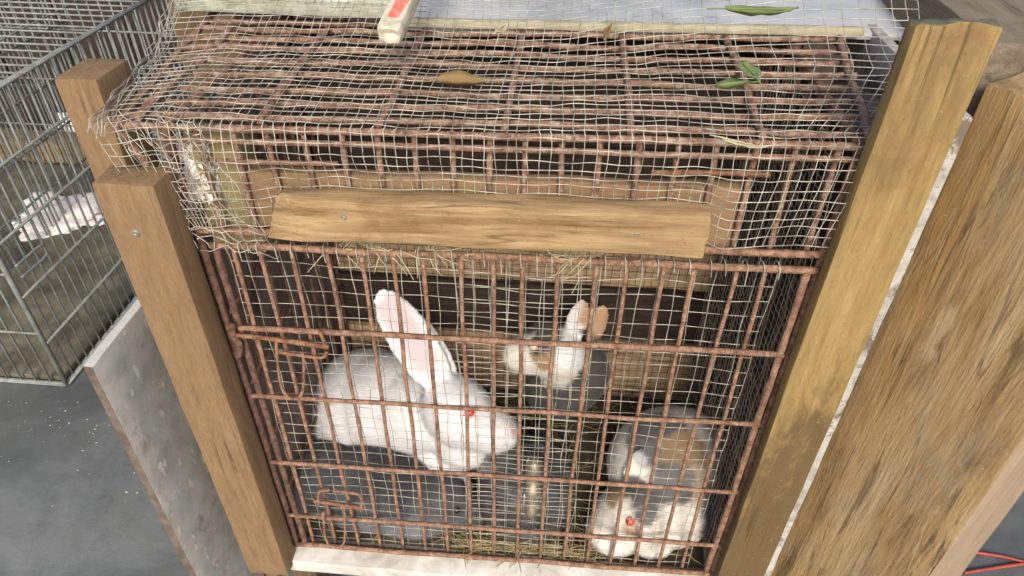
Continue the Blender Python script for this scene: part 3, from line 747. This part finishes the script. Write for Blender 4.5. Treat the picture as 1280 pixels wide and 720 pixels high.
# grey rabbit lying along the door
gbl = [(onY(440, 640, .075), onY(500, 640, .075), .066), (onY(405, 640, .09), onY(430, 640, .09), .060), (onY(530, 645, .07), onY(556, 648, .07), .046), (onY(566, 640, .066), onY(585, 640, .062), .030),
       (Vector((-.20, .035, .012)), Vector((-.12, .03, .010)), .016)]
gbl = [(Vector((b[0].x, b[0].y, max(b[0].z, b[2] * .72))), Vector((b[1].x, b[1].y, max(b[1].z, b[2] * .72))), b[2]) for b in gbl]
GE1 = (onY(560, 612, .085), onY(505, 588, .10), .016, .006, Vector((.1, -.5, .85)))
def gcol(co, nr):
    c = const(co, (.125, .125, .13)); c = lay(c, (.24, .24, .25), near(co, surf(co, 500, 675), .07, .9)); return lay(c, (.07, .07, .075), near(co, surf(co, 500, 600), .05, .9))
rabbit('rabbit', 'dark grey rabbit lying low against the door below the white one', gbl, [GE1], gcol, [((572, 640), .006, 'eye_dark')], (-1, 0, -.2), 45000, hl=.010)
# patched rabbit at the back wall
CY = .27
cbl = [(onY(700, 478, .295), onY(716, 466, .305), .066), (onY(684, 436, CY), onY(698, 444, CY), .048), (onY(650, 444, CY - .02), onY(664, 446, CY - .015), .031), (onY(690, 474, CY), onY(704, 464, CY), .042),
       (Vector((.05, .25, .016)), Vector((.06, .22, .012)), .017)]
CE1 = (onY(716, 418, .285), onY(726, 388, .30), .021, .0065, cdir); CE2 = (onY(740, 424, .30), onY(752, 390, .31), .018, .006, cdir)
def ccol(co, nr):
    c = const(co, (.10, .09, .085)); N_ = lambda x, y, r, k, f=.25: lay(c, k, near(co, surf(co, x, y), r, f))
    c = N_(642, 446, .046, CREAM); c = N_(696, 468, .040, CREAM); c = N_(718, 436, .040, WHITE); c = N_(690, 418, .022, (.10, .09, .085))
    c = N_(674, 450, .018, (.38, .25, .14)); c = N_(648, 430, .014, CREAM); c = N_(668, 432, .017, (.07, .06, .055))
    c = lay(c, (.72, .68, .66), near(co, CE1[1], .038)); return lay(c, (.45, .28, .16), near(co, CE2[1], .040))
rabbit('rabbit', 'white and brown patched rabbit peering from the back plank wall', cbl, [CE1, CE2], ccol, [((666, 433), .0075, 'eye_pale')], (1, .1, -.2), 26000, hl=.008)
# tricolour rabbit in the right corner
tbl = [(onY(845, 585, .16), onY(852, 596, .15), .090), (onY(835, 640, .085), onY(850, 640, .09), .066), (onY(782, 648, .058), onY(800, 640, .062), .053), (onY(764, 662, .045), onY(774, 664, .045), .038),
       (onY(880, 640, .10), onY(885, 640, .12), .05), (Vector((.215, .035, .012)), Vector((.25, .03, .010)), .016)]
tbl = [(Vector((b[0].x, b[0].y, max(b[0].z, b[2] * .8))), Vector((min(b[1].x, .31 - b[2] * .6), b[1].y, max(b[1].z, b[2] * .8))), b[2]) for b in tbl]
TE1 = (onY(812, 618, .078), onY(838, 604, .080), .021, .007, cdir); TE2 = (onY(786, 602, .09), onY(798, 572, .11), .017, .006, cdir)
def tcol(co, nr):
    c = const(co, CREAM); N_ = lambda x, y, r, k, f=.25: lay(c, k, near(co, surf(co, x, y), r, f))
    c = N_(820, 540, .052, GREY); c = N_(856, 570, .042, TAN); c = N_(872, 606, .030, (.58, .48, .34)); c = N_(765, 690, .03, (.8, .78, .75))
    c = N_(800, 618, .026, GREY); c = N_(806, 646, .018, GREY); c = N_(766, 616, .020, TAN); c = N_(786, 604, .018, (.13, .125, .12)); c = N_(790, 666, .012, (.55, .42, .28)); c = N_(778, 632, .010, CREAM)
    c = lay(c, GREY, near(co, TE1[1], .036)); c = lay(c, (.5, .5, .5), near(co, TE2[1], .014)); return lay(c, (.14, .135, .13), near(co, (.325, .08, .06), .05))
rabbit('rabbit', 'grey, tan and white patched rabbit in the corner beside the yellow post', tbl, [TE1, TE2], tcol, [((785, 652), .0075, 'eye_amber')], (1, .4, -.1), 42000, hl=.008)

# ------------------------------------------------------------------ wire crate on the left
CX, CYN, CZ0, CZ1 = -1.122, .510, GZ + .006, .435
CL = 1.05; CW = .9
crate = thing('wire_crate', (CX - CW / 2, CYN + CL / 2, GZ), 'grey wire dog crate standing on the concrete', 'crate')
def panel(name, o, U, V, nu, nv, r=.0028, fr=.0046):
    mb = MB(); o = Vector(o); U = Vector(U); V = Vector(V)
    N = U.cross(V).normalized()
    for k in range(nu + 1):
        a = o + U * (k / nu); mb.tube([a, a + V * .5, a + V], r, 5)
    for k in range(nv + 1):
        a = o + V * (k / nv) + N * r * 1.6; mb.tube([a, a + U * .5, a + U], fr * .8 if nv < 8 else r, 5)
    return P(mb.obj(name, M['crate']), crate)
panel('side_panel', (CX, CYN, CZ0), (0, CL, 0), (0, 0, CZ1 - CZ0), 34, 5)
panel('side_panel', (CX - CW, CYN, CZ0), (0, CL, 0), (0, 0, CZ1 - CZ0), 28, 4)
panel('front_panel', (CX - CW, CYN, CZ0), (CW, 0, 0), (0, 0, CZ1 - CZ0), 24, 4)
panel('rear_panel', (CX - CW, CYN + CL, CZ0), (CW, 0, 0), (0, 0, CZ1 - CZ0), 24, 4)
panel('roof_panel', (CX - CW, CYN, CZ1), (CW, 0, 0), (0, CL, 0), 5, 24)
panel('divider_panel', (CX - .42, CYN, CZ0), (0, CL, 0), (0, 0, CZ1 - CZ0), 30, 5)
for a, b in (((CX, CYN, CZ0), (CX, CYN, CZ1)), ((CX, CYN + CL, CZ0), (CX, CYN + CL, CZ1)), ((CX, CYN, CZ1), (CX, CYN + CL, CZ1)), ((CX, CYN, CZ0), (CX, CYN + CL, CZ0)),
             ((CX - CW, CYN, CZ0), (CX, CYN, CZ0)), ((CX - CW, CYN, CZ1), (CX, CYN, CZ1)), ((CX - CW, CYN + CL, CZ1), (CX, CYN + CL, CZ1))):
    P(MB().tube([a, Vector(a).lerp(Vector(b), .5), b], .0062, 8).obj('frame_rod', M['crate']), crate)
P(board('crate_tray', (CX - CW + .01, CYN + .01, GZ + .002), (CX - .012, CYN + CL - .01, GZ + .02), M['dirt'], axis=0, seed=50), crate)
# latch loop on the crate
P(MB().tube(smooth_path([(CX + .008, CYN + .02, .10), (CX + .012, CYN + .10, .10), (CX + .012, CYN + .11, .085), (CX + .012, CYN + .10, .07), (CX + .008, CYN + .02, .07)]), .003, 6).obj('crate_latch', M['crate']), crate)
# things behind the crate
def lump(name, c, size, mat, label, cat, seed, amp=.35):
    bm = bmesh.new(); bmesh.ops.create_icosphere(bm, subdivisions=4, radius=1)
    for v in bm.verts:
        d = v.co.normalized(); k = 1 + amp * nz(d.x * 1.7 + seed, d.y * 1.7, d.z * 1.7) + amp * .4 * nz(d.x * 5 + seed, d.y * 5, d.z * 5)
        v.co = Vector((d.x * size[0] * k, d.y * size[1] * k, max(-.35 * size[2], d.z * size[2] * k)))
    me = bpy.data.meshes.new(name); bm.to_mesh(me); bm.free(); me.polygons.foreach_set('use_smooth', [True] * len(me.polygons))
    o = link(name, me, mat); o.location = c; return tag(o, label, cat)
for q_, (x_, y_, w_, lab) in enumerate(((72, 268, .15, 'large flat pale shape standing in for a sun patch on the crate floor'), (120, 258, .07, 'small pinkish flat shape standing in for sunlight beside the larger pale one'))):
    c = onZ(x_, y_, GZ + .02); lump('sun_patch', (c.x, c.y, GZ + .024), (w_, w_ * .75, .011), M['pale_scrap_and_sun'] if q_ == 0 else M['pink_sun'], lab, 'sun_patch', 3 + 5 * q_, .8)  # flat lumps added to stand in for sun patches on the crate floor
c = onZ(85, 215, GZ); tag(board('timber', (c.x - .5, 1.58, GZ), (c.x + .75, 1.68, GZ + .09), M['timber'], axis=0, seed=60), 'tan squared timber lying behind the wire crate', 'timber')
for q_, (x_, y_, lab) in enumerate(((86, 170, 'white lump standing in for a sun patch behind the squared timber beside the brown post'), (90, 212, 'flat pink lump standing in for sunlight along the squared timber'))):
    c = onZ(x_, y_, GZ + .05); lump('sun_patch', (c.x, max(c.y, 1.80), GZ + .03), (.11, .07, .07 - .03 * q_), M['pale_scrap_and_sun'] if q_ == 0 else M['pink_sun'], lab, 'sun_patch', 8 + q_, .6)  # made-up lumps whose pale colour imitates dappled sun by the timber
bm = bmesh.new(); bmesh.ops.create_grid(bm, x_segments=70, y_segments=30, size=.5)
for v in bm.verts:
    p = v.co.copy(); v.co = Vector((-1.6 + p.x * 3.4, 1.75 + p.y * 1.05, GZ + .002 + max(0, .03 * nz(p.x * 30, p.y * 10, 1) + .015 * nz(p.x * 90, p.y * 30, 4)) * min(1, 8 * (.5 - abs(p.y)))))
me = bpy.data.meshes.new('bare_soil'); bm.to_mesh(me); bm.free(); me.polygons.foreach_set('use_smooth', [True] * len(me.polygons))
tag(link('bare_soil', me, M['soil']), 'uneven brown soil behind the wire crate', kind='structure')
# beam behind cage top left, grey beam top right
post('brown_beam', (-.60, .53, GZ), (-.49, .62, .80), M['brown_beam'], 'dark brown upright beam behind the lichened board', cat='beam')
tag(board('grey_beam', (.455, .085, .66), (.56, .75, .80), M['grey_beam'], axis=1, seed=70), 'weathered grey beam lying behind the rough board', 'beam')
post('beam_support', (.47, .40, GZ), (.54, .47, .66), M['brown_beam'], 'brown upright support under the grey beam', cat='post')
# red cords by the right edge
for k, (a, b, c_) in enumerate((((1205, 716), (1255, 708), (1300, 702)), ((1215, 690), (1260, 697), (1310, 712)))):
    pts = [onZ(*p, GZ + .004) for p in (a, b, c_)]
    tag(MB().tube(smooth_path(pts, 8), .0032, 8).obj('red_cord', M['red_cord']), 'red plastic cord lying on the ground past the rough board', 'cord', 'red cords on the ground')
# flakes on the concrete
mb = MB()
for k in range(80):
    px_ = random.gauss(90, 90); py_ = 500 + abs(random.gauss(0, 60)); p = onZ(px_, py_, GZ)
    r_ = random.uniform(.001, .003); ang = [random.uniform(0, 6.28)]
    n_ = 5; v_ = [(p.x + r_ * random.uniform(.5, 1.2) * math.cos(j * 6.283 / n_), p.y + r_ * random.uniform(.5, 1.2) * math.sin(j * 6.283 / n_), GZ + .001) for j in range(n_)]
    v_ += [(p.x, p.y, GZ + .001 + r_ * .5)]
    mb.add(v_, [(j, (j + 1) % n_, n_) for j in range(n_)])
tag(mb.obj('pale_flakes', M['stick'], smooth=False), 'scattered pale flakes on the dark concrete by the crate', 'debris', kind='stuff')
